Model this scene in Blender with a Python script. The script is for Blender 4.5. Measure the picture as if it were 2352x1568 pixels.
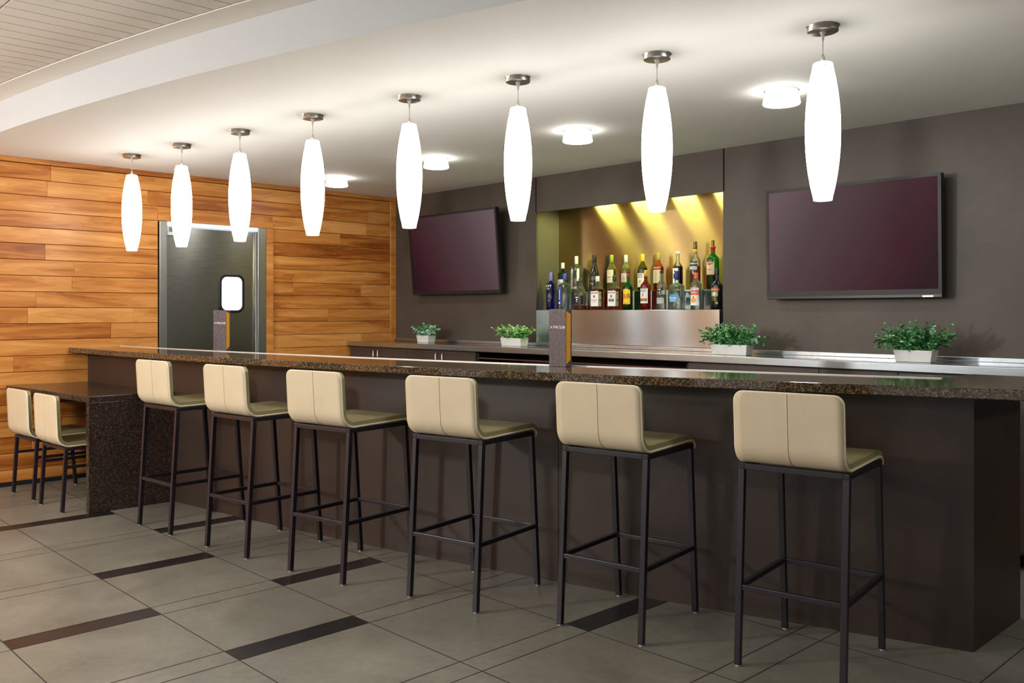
import bpy, bmesh, math, random
from mathutils import Vector, Matrix
random.seed(7)
for o in list(bpy.data.objects): bpy.data.objects.remove(o)
S = bpy.context.scene
C = S.collection
PI = math.pi

# ------------------------------------------------------------ camera, world, exposure
cam_d = bpy.data.cameras.new('camera'); cam = bpy.data.objects.new('camera', cam_d); C.objects.link(cam)
cam.location = (0, 0, 1.35); cam.rotation_euler = (PI/2, 0, math.radians(46.022))
cam_d.sensor_width = 36; cam_d.lens = 31.454; cam_d.shift_y = -0.0280; cam_d.clip_start = 0.05
S.camera = cam
S.view_settings.view_transform = 'Standard'; S.view_settings.look = 'None'
S.view_settings.exposure = 1.0; S.view_settings.gamma = 1.0; S.view_settings.use_curve_mapping = False
W = bpy.data.worlds.new('world'); S.world = W; W.use_nodes = True
W.node_tree.nodes['Background'].inputs[0].default_value = (0.93, 0.93, 0.91, 1)
W.node_tree.nodes['Background'].inputs[1].default_value = 0.38

def lamp(name, kind, loc, energy, color=(1, .95, .88), size=.3, rot=(0, 0, 0), spot=None, blend=.6, parent=None):
    d = bpy.data.lights.new(name, kind); d.energy = energy; d.color = color
    if kind == 'AREA': d.shape = 'DISK'; d.size = size
    else: d.shadow_soft_size = size
    if kind == 'SPOT': d.spot_size = math.radians(spot or 100); d.spot_blend = blend
    o = bpy.data.objects.new(name, d); C.objects.link(o); o.location = loc; o.rotation_euler = rot
    if parent: o.parent = parent
    return o
# the room's own recessed ceiling lamps over the seating side (outside the frame)
for i, (x, y, e) in enumerate([(-5.6, .35, 14), (-3.6, .3, 16), (-1.6, .6, 11), (-2.8, -1.2, 18), (-5.2, -1.4, 16), (-.2, -.9, 10)]):
    lamp('room_downlight_lamp', 'AREA', (x, y, 2.765), e*.36, (1, .94, .86), .22)
# unseen point lamps added in front, lifting the ceiling and casting stool shadows
for x, y, e in [(-7.0, -.5, 26), (-5.4, -1.9, 215), (-2.6, -2.8, 26)]:
    lamp('added_front_lamp', 'POINT', (x, y, 2.05), e*.82, (1, .96, .91), .14)

# unseen fill lamp added right of the frame to lift the back ceiling
lamp('back_fill_lamp', 'POINT', (.8, 4.3, 1.85), 17, (1, .97, .92), .12)

# ------------------------------------------------------------ helpers
def lin(c):
    c /= 255.0
    return c/12.92 if c <= .04045 else ((c+.055)/1.055)**2.4
def rgb(r, g, b): return (lin(r), lin(g), lin(b), 1)

class MB:
    def __init__(s): s.v = []; s.f = []; s.mi = []; s.col = []; s.sm = []
    def face(s, idx, m=0, col=None, sm=False): s.f.append(tuple(idx)); s.mi.append(m); s.col.append(col); s.sm.append(sm)
    def add(s, pts):
        n = len(s.v); s.v += [tuple(p) for p in pts]; return n
    def box(s, a, b, m=0, col=None, taper=None):
        x0, y0, z0 = a; x1, y1, z1 = b
        t = taper or (0, 0)
        n = s.add([(x0+t[0], y0+t[1], z0), (x1-t[0], y0+t[1], z0), (x1-t[0], y1-t[1], z0), (x0+t[0], y1-t[1], z0), (x0, y0, z1), (x1, y0, z1), (x1, y1, z1), (x0, y1, z1)])
        for q in ((0, 3, 2, 1), (4, 5, 6, 7), (0, 1, 5, 4), (1, 2, 6, 5), (2, 3, 7, 6), (3, 0, 4, 7)): s.face([n+i for i in q], m, col)
        return s
    def poly(s, out, z0, z1, m=0, caps=True):
        k = len(out); n = s.add([(x, y, z0) for x, y in out]+[(x, y, z1) for x, y in out])
        area = sum(out[i][0]*out[(i+1) % k][1]-out[(i+1) % k][0]*out[i][1] for i in range(k))
        r = list(range(k))
        if area < 0: r = r[::-1]
        if caps:
            s.face([n+k+i for i in r], m); s.face([n+i for i in r[::-1]], m)
        for i in range(k):
            a, b = r[i], r[(i+1) % k]; s.face((n+a, n+b, n+k+b, n+k+a), m)
        return s
    def lathe(s, prof, n=32, c=(0, 0, 0), m=0, sm=True, p=2.0, caps=True):
        st = s.add([])
        rings = []
        for r, z in prof:
            ring = []
            for i in range(n):
                a = 2*PI*i/n; rr = r*shp(a, p if r > .018 else 2.0)
                ring.append((c[0]+rr*math.cos(a), c[1]+rr*math.sin(a), c[2]+z))
            rings.append(s.add(ring))
        for k in range(len(rings)-1):
            for i in range(n):
                j = (i+1) % n; s.face((rings[k]+i, rings[k]+j, rings[k+1]+j, rings[k+1]+i), m, None, sm)
        if caps:
            s.face([rings[0]+i for i in range(n)][::-1], m); s.face([rings[-1]+i for i in range(n)], m)
        return s
    def tube(s, path, r, n=10, m=0, closed=False, square=False, col=None):
        P = [Vector(p) for p in path]; rings = []; k = len(P); up0 = None
        for i, p in enumerate(P):
            if closed: t = P[(i+1) % k]-P[i-1]
            else: t = P[min(i+1, k-1)]-P[max(i-1, 0)]
            t.normalize()
            if up0 is None:
                up = Vector((0, 0, 1)) if abs(t.z) < .9 else Vector((0, 1, 0))
            else: up = up0
            a = t.cross(up); a.normalize(); b = a.cross(t); up0 = b
            rr = r[i] if isinstance(r, (list, tuple)) else r
            if square: q = [(-1, -1), (1, -1), (1, 1), (-1, 1)]
            else: q = [(math.cos(2*PI*j/n), math.sin(2*PI*j/n)) for j in range(n)]
            rings.append(s.add([p+a*(u*rr)+b*(w*rr) for u, w in q]))
        nn = 4 if square else n
        for i in range(k if closed else k-1):
            A = rings[i]; B = rings[(i+1) % k]
            for j in range(nn): s.face((A+j, B+j, B+(j+1) % nn, A+(j+1) % nn), m, col, not square)
        if not closed:
            s.face([rings[0]+j for j in range(nn)], m, col); s.face([rings[-1]+j for j in range(nn)][::-1], m, col)
        return s
    def beam(s, p, q, w, h=None, m=0):      # square bar from p to q, kept upright in plan
        h = h or w; p = Vector(p); q = Vector(q); t = (q-p).normalized()
        if abs(t.z) > .7: a = Vector((1, 0, 0)); b = Vector((0, 1, 0))
        else: a = t.cross(Vector((0, 0, 1))).normalized(); b = Vector((0, 0, 1))
        n = s.add([e+a*(u*w/2)+b*(v*h/2) for e in (p, q) for u, v in ((-1, -1), (1, -1), (1, 1), (-1, 1))])
        for f in ((0, 1, 2, 3), (7, 6, 5, 4), (0, 4, 5, 1), (1, 5, 6, 2), (2, 6, 7, 3), (3, 7, 4, 0)): s.face([n+i for i in f], m)
        return s
    def build(s, name, mats, parent=None, bevel=0, loc=None, seg=2, auto=True, recalc=True):
        me = bpy.data.meshes.new(name); me.from_pydata(s.v, [], s.f)
        mats = mats if isinstance(mats, (list, tuple)) else [mats]
        for m in mats: me.materials.append(m)
        me.polygons.foreach_set('material_index', s.mi); me.polygons.foreach_set('use_smooth', s.sm)
        if any(c is not None for c in s.col):
            at = me.color_attributes.new('tint', 'FLOAT_COLOR', 'CORNER')
            for p in me.polygons:
                c = s.col[p.index] or (1, 1, 1, 1)
                for li in p.loop_indices: at.data[li].color = c
        me.update()
        if recalc:
            bm = bmesh.new(); bm.from_mesh(me); bmesh.ops.recalc_face_normals(bm, faces=bm.faces); bm.to_mesh(me); bm.free()
        o = bpy.data.objects.new(name, me); C.objects.link(o)
        if parent: o.parent = parent
        if loc: o.location = loc
        if bevel:
            b = o.modifiers.new('bevel', 'BEVEL'); b.width = bevel; b.segments = seg; b.limit_method = 'ANGLE'; b.angle_limit = math.radians(40)
        return o

def shp(a, p):
    if p <= 2.01: return 1.0
    c = abs(math.cos(a)); s_ = abs(math.sin(a)); return (c**p+s_**p)**(-1.0/p)

def tag(o, label, cat, group=None):
    o['label'] = label; o['category'] = cat
    if group: o['group'] = group
    return o
def thing(name, label, cat, loc=(0, 0, 0), rz=0, group=None):
    o = bpy.data.objects.new(name, None); C.objects.link(o); o.location = loc; o.rotation_euler = (0, 0, rz); o.empty_display_size = .1
    return tag(o, label, cat, group)
def struct(o): o['kind'] = 'structure'; return o
def kids(o): return [c for c in bpy.data.objects if c.parent == o]
def dup(o, parent=None):
    c = o.copy(); C.objects.link(c)
    if parent: c.parent = parent
    for ch in kids(o): dup(ch, c)
    return c

def text_mb(txt, size, fn, m=0, bold=0.0, space=1.0):
    """letters of the built-in font as a flat mesh, every vertex mapped through fn(u, v)"""
    cu = bpy.data.curves.new('lettering', 'FONT'); cu.body = txt; cu.size = size; cu.align_x = 'CENTER'; cu.align_y = 'CENTER'
    cu.resolution_u = 3; cu.offset = bold; cu.space_character = space
    ob = bpy.data.objects.new('lettering', cu); me = bpy.data.meshes.new_from_object(ob)
    mb = MB(); n = mb.add([fn(v.co.x, v.co.y) for v in me.vertices])
    for p in me.polygons: mb.face([n+i for i in p.vertices], m)
    bpy.data.objects.remove(ob); bpy.data.curves.remove(cu); bpy.data.meshes.remove(me)
    return mb

# ------------------------------------------------------------ materials
class NT:
    def __init__(s, name):
        s.m = bpy.data.materials.new(name); s.m.use_nodes = True; s.t = s.m.node_tree; s.b = s.t.nodes['Principled BSDF']
    def n(s, typ, **kw):
        nd = s.t.nodes.new(typ)
        for k, v in kw.items():
            if k.startswith('i_'): 
                key = k[2:]
                key = int(key) if key.isdigit() else key.replace('_', ' ')
                nd.inputs[key].default_value = v
            else: setattr(nd, k, v)
        return nd
    def l(s, a, b): s.t.links.new(a, b)
    def set(s, **kw):
        for k, v in kw.items(): s.b.inputs[k.replace('_', ' ')].default_value = v
    def ramp(s, src, stops, interp='LINEAR'):
        r = s.t.nodes.new('ShaderNodeValToRGB'); r.color_ramp.interpolation = interp
        e = r.color_ramp.elements
        while len(e) < len(stops): e.new(.5)
        for x, (p, c) in zip(e, stops): x.position = p; x.color = c
        s.l(src, r.inputs[0]); return r
    def coord(s, scale=(1, 1, 1), kind='Object'):
        tc = s.n('ShaderNodeTexCoord'); mp = s.n('ShaderNodeMapping'); mp.inputs['Scale'].default_value = scale
        s.l(tc.outputs[kind], mp.inputs[0]); return mp.outputs[0]
    def noise(s, vec, scale, detail=3, rough=.5, dist=0):
        n = s.n('ShaderNodeTexNoise'); n.inputs['Scale'].default_value = scale; n.inputs['Detail'].default_value = detail
        n.inputs['Roughness'].default_value = rough; n.inputs['Distortion'].default_value = dist
        s.l(vec, n.inputs['Vector']); return n.outputs[0]
    def bump(s, h, strength=.2, dist=.01):
        b = s.n('ShaderNodeBump'); b.inputs['Strength'].default_value = strength; b.inputs['Distance'].default_value = dist
        s.l(h, b.inputs['Height']); s.l(b.outputs[0], s.b.inputs['Normal']); return b

def plain(name, c, rough=.5, metal=0, noise=0, nscale=20, **kw):
    t = NT(name); t.set(Base_Color=rgb(*c), Roughness=rough, Metallic=metal)
    if noise:
        nz = t.noise(t.coord(), nscale, 4); k = noise
        r = t.ramp(nz, [(.3, tuple(v*(1-k) for v in rgb(*c)[:3])+(1,)), (.7, tuple(min(1, v*(1+k)) for v in rgb(*c)[:3])+(1,))])
        t.l(r.outputs[0], t.b.inputs['Base Color'])
    for k, v in kw.items(): t.b.inputs[k.replace('_', ' ')].default_value = v
    return t.m
def emis(name, c, strength):
    t = NT(name); t.set(Base_Color=rgb(*c), Roughness=.3); t.b.inputs['Emission Color'].default_value = rgb(*c); t.b.inputs['Emission Strength'].default_value = strength
    return t.m
def glass(name, c, rough=0.02, ior=1.45):
    """thin-walled bottle glass: tinted see-through wall with a fresnel gloss"""
    t = NT(name); nt = t.t; out_ = [n for n in nt.nodes if n.type == 'OUTPUT_MATERIAL'][0]
    tr = t.n('ShaderNodeBsdfTransparent'); tr.inputs[0].default_value = tuple(x**.7 for x in rgb(*c)[:3])+(1,)
    gl_ = t.n('ShaderNodeBsdfGlossy'); gl_.inputs['Roughness'].default_value = .04
    fr = t.n('ShaderNodeFresnel'); fr.inputs[0].default_value = 1.6
    mx = t.n('ShaderNodeMixShader'); t.l(fr.outputs[0], mx.inputs[0]); t.l(tr.outputs[0], mx.inputs[1]); t.l(gl_.outputs[0], mx.inputs[2])
    df = t.n('ShaderNodeBsdfTranslucent'); df.inputs[0].default_value = rgb(*c)
    m2 = t.n('ShaderNodeMixShader'); m2.inputs[0].default_value = .07 if min(c) > 200 else .22; t.l(mx.outputs[0], m2.inputs[1]); t.l(df.outputs[0], m2.inputs[2])
    t.l(m2.outputs[0], out_.inputs[0]); return t.m

def m_floor(name, c1, c2, c3, rough=.34):
    t = NT(name); v = t.coord()
    a = t.noise(v, 1.6, 6, .6, .4); b = t.noise(v, 28, 5, .65)
    mx = t.n('ShaderNodeMix', data_type='FLOAT'); mx.inputs[0].default_value = .28; t.l(a, mx.inputs[2]); t.l(b, mx.inputs[3])
    r = t.ramp(mx.outputs[0], [(.34, rgb(*c1)), (.52, rgb(*c2)), (.68, rgb(*c3))]); t.l(r.outputs[0], t.b.inputs['Base Color'])
    rr = t.n('ShaderNodeMapRange'); rr.inputs['To Min'].default_value = rough-.08; rr.inputs['To Max'].default_value = rough+.12; t.l(a, rr.inputs[0]); t.l(rr.outputs[0], t.b.inputs['Roughness'])
    t.bump(b, .04, .004); t.b.inputs['Specular IOR Level'].default_value = .4
    return t.m
M_tile = m_floor('floor_tile_stone', (98, 95, 87), (118, 116, 107), (136, 134, 124))
M_dark_tile = m_floor('floor_dark_tile', (24, 21, 24), (31, 27, 30), (40, 35, 37), .3)
M_grout = plain('grout', (54, 49, 43), .8)

def m_granite(name, dark=(34, 27, 22), mid=(84, 68, 52), light=(146, 124, 98), rough=.06, sc=210):
    t = NT(name); v = t.coord()
    vo = t.n('ShaderNodeTexVoronoi'); vo.inputs['Scale'].default_value = sc; t.l(v, vo.inputs['Vector'])
    sep = t.n('ShaderNodeSeparateColor'); t.l(vo.outputs['Color'], sep.inputs[0])
    n1 = t.noise(v, sc*.35, 4, .6)
    mx = t.n('ShaderNodeMix', data_type='FLOAT'); mx.inputs[0].default_value = .5; t.l(sep.outputs[0], mx.inputs[2]); t.l(n1, mx.inputs[3])
    r = t.ramp(mx.outputs[0], [(.27, rgb(*dark)), (.42, rgb(*[int((a+b)/2) for a, b in zip(dark, mid)])), (.58, rgb(*mid)), (.80, rgb(*light))])
    t.l(r.outputs[0], t.b.inputs['Base Color']); t.set(Roughness=rough)
    return t.m
M_granite = m_granite('speckled_brown_granite')
M_granite2 = m_granite('dark_speckled_granite', (34, 27, 24), (62, 50, 43), (94, 78, 64), .2, 150)

def m_wood():
    t = NT('stained_cedar'); tc = t.n('ShaderNodeTexCoord')
    at = t.n('ShaderNodeVertexColor', layer_name='tint')
    sep = t.n('ShaderNodeSeparateColor'); t.l(at.outputs[0], sep.inputs[0])
    # per-board shift of the grain
    cb = t.n('ShaderNodeCombineXYZ'); m1 = t.n('ShaderNodeMath', operation='MULTIPLY'); m1.inputs[1].default_value = 37.0; t.l(sep.outputs[1], m1.inputs[0])
    t.l(m1.outputs[0], cb.inputs[0]); t.l(m1.outputs[0], cb.inputs[1])
    ad = t.n('ShaderNodeVectorMath', operation='ADD'); t.l(tc.outputs['Object'], ad.inputs[0]); t.l(cb.outputs[0], ad.inputs[1])
    mp = t.n('ShaderNodeMapping'); mp.inputs['Scale'].default_value = (1, .9, 9); t.l(ad.outputs[0], mp.inputs[0])
    g1 = t.noise(mp.outputs[0], 1.3, 3, .5, .8)
    wv = t.n('ShaderNodeMath', operation='MULTIPLY'); wv.inputs[1].default_value = 60; t.l(g1, wv.inputs[0])
    sn = t.n('ShaderNodeMath', operation='SINE'); t.l(wv.outputs[0], sn.inputs[0])
    mp2 = t.n('ShaderNodeMapping'); mp2.inputs['Scale'].default_value = (1, 3, 90); t.l(ad.outputs[0], mp2.inputs[0])
    g2 = t.noise(mp2.outputs[0], 2.0, 4, .6)
    # value = tint + grain
    s1 = t.n('ShaderNodeMath', operation='MULTIPLY'); s1.inputs[1].default_value = .055; t.l(sn.outputs[0], s1.inputs[0])
    s2 = t.n('ShaderNodeMapRange'); s2.inputs['To Min'].default_value = -.16; s2.inputs['To Max'].default_value = .16; t.l(g2, s2.inputs[0])
    s3 = t.n('ShaderNodeMapRange'); s3.inputs['From Min'].default_value = .3; s3.inputs['From Max'].default_value = .7; s3.inputs['To Min'].default_value = -.28; s3.inputs['To Max'].default_value = .28; t.l(g1, s3.inputs[0])
    a1 = t.n('ShaderNodeMath', operation='ADD'); t.l(s1.outputs[0], a1.inputs[0]); t.l(s2.outputs[0], a1.inputs[1])
    a2 = t.n('ShaderNodeMath', operation='ADD'); t.l(a1.outputs[0], a2.inputs[0]); t.l(s3.outputs[0], a2.inputs[1])
    a3 = t.n('ShaderNodeMath', operation='ADD'); t.l(a2.outputs[0], a3.inputs[0]); t.l(sep.outputs[0], a3.inputs[1])
    r = t.ramp(a3.outputs[0], [(.0, rgb(118, 58, 18)), (.30, rgb(162, 92, 34)), (.55, rgb(196, 126, 56)), (1, rgb(226, 164, 92))])
    t.l(r.outputs[0], t.b.inputs['Base Color']); t.set(Roughness=.38); t.b.inputs['Specular IOR Level'].default_value = .35
    t.bump(g2, .06, .003)
    return t.m
M_wood = m_wood()
M_gap = plain('dark_gap', (40, 24, 12), .9)

def m_wall():
    t = NT('dark_bronze_laminate'); v = t.coord()
    a = t.noise(v, 1.7, 5, .6, .3); b = t.noise(v, 120, 2, .5)
    mx = t.n('ShaderNodeMix', data_type='FLOAT'); mx.inputs[0].default_value = .25; t.l(a, mx.inputs[2]); t.l(b, mx.inputs[3])
    r = t.ramp(mx.outputs[0], [(.3, rgb(64, 57, 49)), (.5, rgb(75, 67, 58)), (.7, rgb(87, 78, 68))]); t.l(r.outputs[0], t.b.inputs['Base Color'])
    t.set(Roughness=.5); t.bump(b, .05, .002); return t.m
M_wall = m_wall()
def m_laminate():
    t = NT('dark_brown_bar_laminate'); v = t.coord()
    a = t.noise(v, 2.2, 4, .6, .2); b = t.noise(v, 160, 2, .5)
    mx = t.n('ShaderNodeMix', data_type='FLOAT'); mx.inputs[0].default_value = .35; t.l(a, mx.inputs[2]); t.l(b, mx.inputs[3])
    r = t.ramp(mx.outputs[0], [(.3, rgb(42, 32, 27)), (.5, rgb(53, 41, 35)), (.7, rgb(66, 51, 43))]); t.l(r.outputs[0], t.b.inputs['Base Color'])
    t.set(Roughness=.42, ); return t.m
M_lam = m_laminate()
def m_plaster(name, c, k=.03):
    t = NT(name); v = t.coord(); a = t.noise(v, .9, 4, .55); b = t.noise(v, 140, 3, .6)
    c0 = rgb(*c); r = t.ramp(a, [(.3, tuple(x*(1-k) for x in c0[:3])+(1,)), (.7, tuple(min(1, x*(1+k)) for x in c0[:3])+(1,))])
    t.l(r.outputs[0], t.b.inputs['Base Color']); t.set(Roughness=.75); t.bump(b, .12, .003); return t.m
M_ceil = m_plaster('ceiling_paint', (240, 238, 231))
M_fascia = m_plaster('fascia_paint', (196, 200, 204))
M_slat = m_plaster('perforated_ceiling_panel', (232, 228, 220))

def m_steel(name, c=(176, 172, 166), rough=.24, aniso=0, tangent=(1, 0, 0), stretch=(1, 1, 60), bscale=8, metal=1.0, var=.12, rv=.2):
    t = NT(name); v = t.coord(stretch); n = t.noise(v, bscale, 4, .6)
    c0 = rgb(*c); r = t.ramp(n, [(.3, tuple(x*(1-var) for x in c0[:3])+(1,)), (.7, tuple(min(1, x*(1+var)) for x in c0[:3])+(1,))])
    t.l(r.outputs[0], t.b.inputs['Base Color']); t.set(Metallic=metal, Roughness=rough)
    rr = t.n('ShaderNodeMapRange'); rr.inputs['To Min'].default_value = rough*(1-rv); rr.inputs['To Max'].default_value = rough*(1+rv); t.l(n, rr.inputs[0]); t.l(rr.outputs[0], t.b.inputs['Roughness'])
    if aniso:
        t.b.inputs['Anisotropic'].default_value = aniso
        cx = t.n('ShaderNodeCombineXYZ'); cx.inputs[0].default_value, cx.inputs[1].default_value, cx.inputs[2].default_value = tangent
        t.l(cx.outputs[0], t.b.inputs['Tangent'])
    return t.m
M_steel = m_steel('stainless_steel', (186, 194, 200), .28, stretch=(1, 1, 12), var=.04, rv=.08)
M_steel_top = m_steel('stainless_worktop', (122, 130, 136), .12, stretch=(.3, 12, 1), var=.04, rv=.05)
M_steel_b = m_steel('brushed_steel_face', (176, 188, 196), .20, .97, (0, 0, 1), var=.03, rv=.04)
M_niche = m_steel('brushed_bronze_panel', (178, 152, 104), .32, .995, (0, 0, 1), var=.02, rv=.02, stretch=(1, 1, 8))
M_door = m_steel('brushed_door_steel', (176, 175, 168), .22, .7, (0, 0, 1), stretch=(1, 1, 30))
M_nickel = m_steel('brushed_nickel', (200, 196, 188), .34, stretch=(30, 30, 1))
M_chrome = plain('chrome', (210, 210, 208), .12, 1)
M_niche_side = plain('niche_side_paint', (104, 98, 90), .45, .3)
M_strip = plain('bright_satin_steel', (226, 226, 222), .45, .35)
M_black = plain('black_plastic', (18, 17, 18), .3)
M_blackmat = plain('black_matte', (14, 13, 14), .7)
M_bezel = plain('tv_bezel', (20, 18, 20), .5)
M_rubber = plain('black_rubber_gasket', (16, 18, 20), .4)
M_frame_metal = plain('dark_powder_coated_steel', (36, 31, 40), .32, .1, noise=.15, nscale=60)
M_white_metal = plain('white_metal', (225, 230, 240), .35)
M_shade = NT('opal_glass_shade'); 
def m_shade():
    t = M_shade; t.set(Base_Color=(.9, .9, .88, 1), Roughness=.18); t.b.inputs['Emission Color'].default_value = (1, .98, .95, 1)
    tc = t.n('ShaderNodeTexCoord'); sp = t.n('ShaderNodeSeparateXYZ'); t.l(tc.outputs['Object'], sp.inputs[0])
    # the bulb sits in the middle of the tube, so the glass glows a little less at both ends
    r = t.n('ShaderNodeMapRange'); r.inputs['From Min'].default_value = -.75; r.inputs['From Max'].default_value = -.60; r.inputs['To Min'].default_value = 1.25; r.inputs['To Max'].default_value = 6.8; t.l(sp.outputs[2], r.inputs[0])
    r2 = t.n('ShaderNodeMapRange'); r2.inputs['From Min'].default_value = -.30; r2.inputs['From Max'].default_value = -.155; r2.inputs['To Min'].default_value = 1.0; r2.inputs['To Max'].default_value = .12; t.l(sp.outputs[2], r2.inputs[0])
    mu = t.n('ShaderNodeMath', operation='MULTIPLY'); t.l(r.outputs[0], mu.inputs[0]); t.l(r2.outputs[0], mu.inputs[1]); t.l(mu.outputs[0], t.b.inputs['Emission Strength'])
    return t.m
M_shade = m_shade()
M_dl = emis('opal_downlight_glass', (255, 252, 246), 4.5)
M_dlb = emis('opal_downlight_base', (255, 252, 246), 34.0)
M_pane = emis('lit_door_glass', (232, 238, 248), 1.0)
M_cord = plain('clear_cord', (190, 188, 182), .25)

def m_vinyl(name, c1, c2, rough=.45, weave=True, sheen=0):
    t = NT(name); v = t.coord(); n = t.noise(v, 3.0, 3, .5); w = t.noise(t.coord((600, 600, 60)), 1.0, 2, .5)
    mx = t.n('ShaderNodeMix', data_type='FLOAT'); mx.inputs[0].default_value = .35 if weave else .05; t.l(n, mx.inputs[2]); t.l(w, mx.inputs[3])
    r = t.ramp(mx.outputs[0], [(.3, rgb(*c1)), (.7, rgb(*c2))]); t.l(r.outputs[0], t.b.inputs['Base Color']); t.set(Roughness=rough)
    t.bump(w, .12, .001); return t.m
M_shell = m_vinyl('beige_woven_vinyl', (194, 181, 154), (214, 200, 172), .5)
M_seat = m_vinyl('olive_tan_vinyl', (138, 130, 92), (158, 149, 108), .36, False)
M_piping = plain('cream_piping', (226, 216, 188), .4)
M_gold = plain('gold_panel', (222, 158, 40), .45)
def m_leather():
    t = NT('embossed_dark_cover'); v = t.coord((1, 1, .45)); n = t.noise(v, 150, 4, .6)
    r = t.ramp(n, [(.35, rgb(62, 54, 62)), (.65, rgb(96, 86, 95))]); t.l(r.outputs[0], t.b.inputs['Base Color']); t.set(Roughness=.38); t.bump(n, .5, .003); return t.m
M_leather = m_leather()
M_white = plain('white_print', (240, 240, 238), .5)
M_marble = plain('white_marble_pot', (222, 222, 220), .4, noise=.08, nscale=9)
M_soil = plain('dark_moss', (38, 44, 26), .9)
def m_leaf():
    t = NT('eucalyptus_leaf'); at = t.n('ShaderNodeVertexColor', layer_name='tint'); t.l(at.outputs[0], t.b.inputs['Base Color']); t.set(Roughness=.5); return t.m
M_leaf = m_leaf()
M_stem = plain('leaf_stem', (84, 112, 62), .6)
M_cab = plain('cabinet_laminate', (66, 56, 49), .42, noise=.1, nscale=30)
M_core = plain('panel_edge_tan', (112, 92, 76), .6)
M_red = plain('reddish_shelf', (92, 44, 40), .5)

# ------------------------------------------------------------ room
XL, YB, ZC = -7.728, 5.734, 2.569
fb = lambda x: .02129*x*x+.37684*x+4.24225      # foot of the bar
fe = lambda x: .0249*x*x+.3893*x+3.975          # customer edge of the bar top
fi = lambda x: .0202*x*x+.3625*x+4.455          # server edge of the bar top
fs = lambda x: .023*x*x+.38932*x+3.28529        # edge of the dropped ceiling
def lsp(a, b, n): return [a+(b-a)*i/(n-1) for i in range(n)]

mb = MB(); mb.box((XL, -4, -.05), (3.2, YB+.4, -.0015), 2)
px0, py0, pw, ph, sw, g = -4.833, 1.045, .7340, .6075, .127, .0028
dark = {(0, 1), (1, 2), (1, 0), (2, 1), (-1, 2), (3, 3), (-2, 1), (-2, 0), (0, -1), (2, -1), (3, -2), (-1, -2), (4, 1), (5, 0)}
for i in range(-4, 11):
    for j in range(-8, 8):
        x = px0+i*pw; y = py0+j*ph
        def q(a, b, m):
            a = max(a, XL); b = min(b, 3.2); c = max(y, -4); d = min(y+ph, YB+.4)
            if b-a < .01 or d-c < .01: return
            n = mb.add([(a+g, c+g, 0), (b-g, c+g, 0), (b-g, d-g, 0), (a+g, d-g, 0)]); mb.face((n, n+1, n+2, n+3), m)
        q(x, x+sw, 1 if (i, j) in dark else 0); q(x+sw, x+pw, 0)
struct(mb.build('floor', [M_tile, M_dark_tile, M_grout], recalc=False))

# left wall: staggered cedar boards around the kitchen door
DY0, DY1, DZ = 3.19, 4.205, 2.15
mb = MB(); rnd = random.Random(3)
mb.box((XL-.12, -4, 0), (XL-.012, DY0-.01, 2.8), 1); mb.box((XL-.12, DY1+.01, 0), (XL-.012, YB+.3, 2.8), 1); mb.box((XL-.12, DY0-.01, DZ+.01), (XL-.012, DY1+.01, 2.8), 1)
k = 0; z = 1.14-.1265*9-.0
zs = []
z = 1.14-9*.1265
while z < 2.5: zs.append(z); z += .1265
for z in zs:
    za, zb = max(z, 0.002), min(z+.1265, 2.529); y = -4-rnd.random()
    while y < 5.66:
        L = rnd.uniform(.6, 2.4); a, b = y, y+L; y = b
        segs = []
        a = max(a, -4); b = min(b, 5.66)
        if b-a < .02: continue
        if za < DZ+.06:
            o0, o1 = 3.183, 4.283
            if b <= o0 or a >= o1: segs.append((a, b))
            else:
                if a < o0: segs.append((a, o0))
                if b > o1: segs.append((o1, b))
        else: segs.append((a, b))
        t = min(1, max(0, rnd.gauss(.60, .095))); u = rnd.random()
        for a_, b_ in segs:
            if b_-a_ < .01: continue
            top = zb-.0035
            if za < DZ+.06 < zb and not (b_ <= 3.184 or a_ >= 4.282): continue
            mb.box((XL-.012, a_+.0006, za), (XL, b_-.0006, top), 0, (t, u, 0, 1))
            # sloping lower lip of each board
mb.box((XL-.012, 3.183, DZ+.062), (XL, 4.283, zs[int((DZ+.062-zs[0])/.1265)+1]-.004), 0, (.5, .3, 0, 1))
struct(mb.build('wall_left', [M_wood, M_gap], bevel=.0022, seg=1))
def woodbox(a, b, t=.62): return MB().box(a, b, 0, (t, random.random(), 0, 1))
struct(woodbox((XL-.01, -4, 2.53), (XL+.016, YB, ZC-.001), .5).build('trim_1', M_wood, bevel=.003))
struct(woodbox((XL-.01, 5.661, 0), (XL+.012, YB-.001, 2.53), .66).build('trim_2', M_wood, bevel=.003))
mb = MB(); mb.box((XL-.01, 4.207, 0), (XL+.02, 4.282, 2.15), 0, (.6, .4, 0, 1)); mb.box((XL-.01, 3.184, 2.151), (XL+.02, 4.282, 2.212), 0, (.5, .9, 0, 1))
struct(mb.build('trim_3', M_wood, bevel=.003))
struct(MB().box((XL, -4, 0), (XL+.008, 3.18, .035)).build('baseboard_left', M_blackmat))

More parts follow.
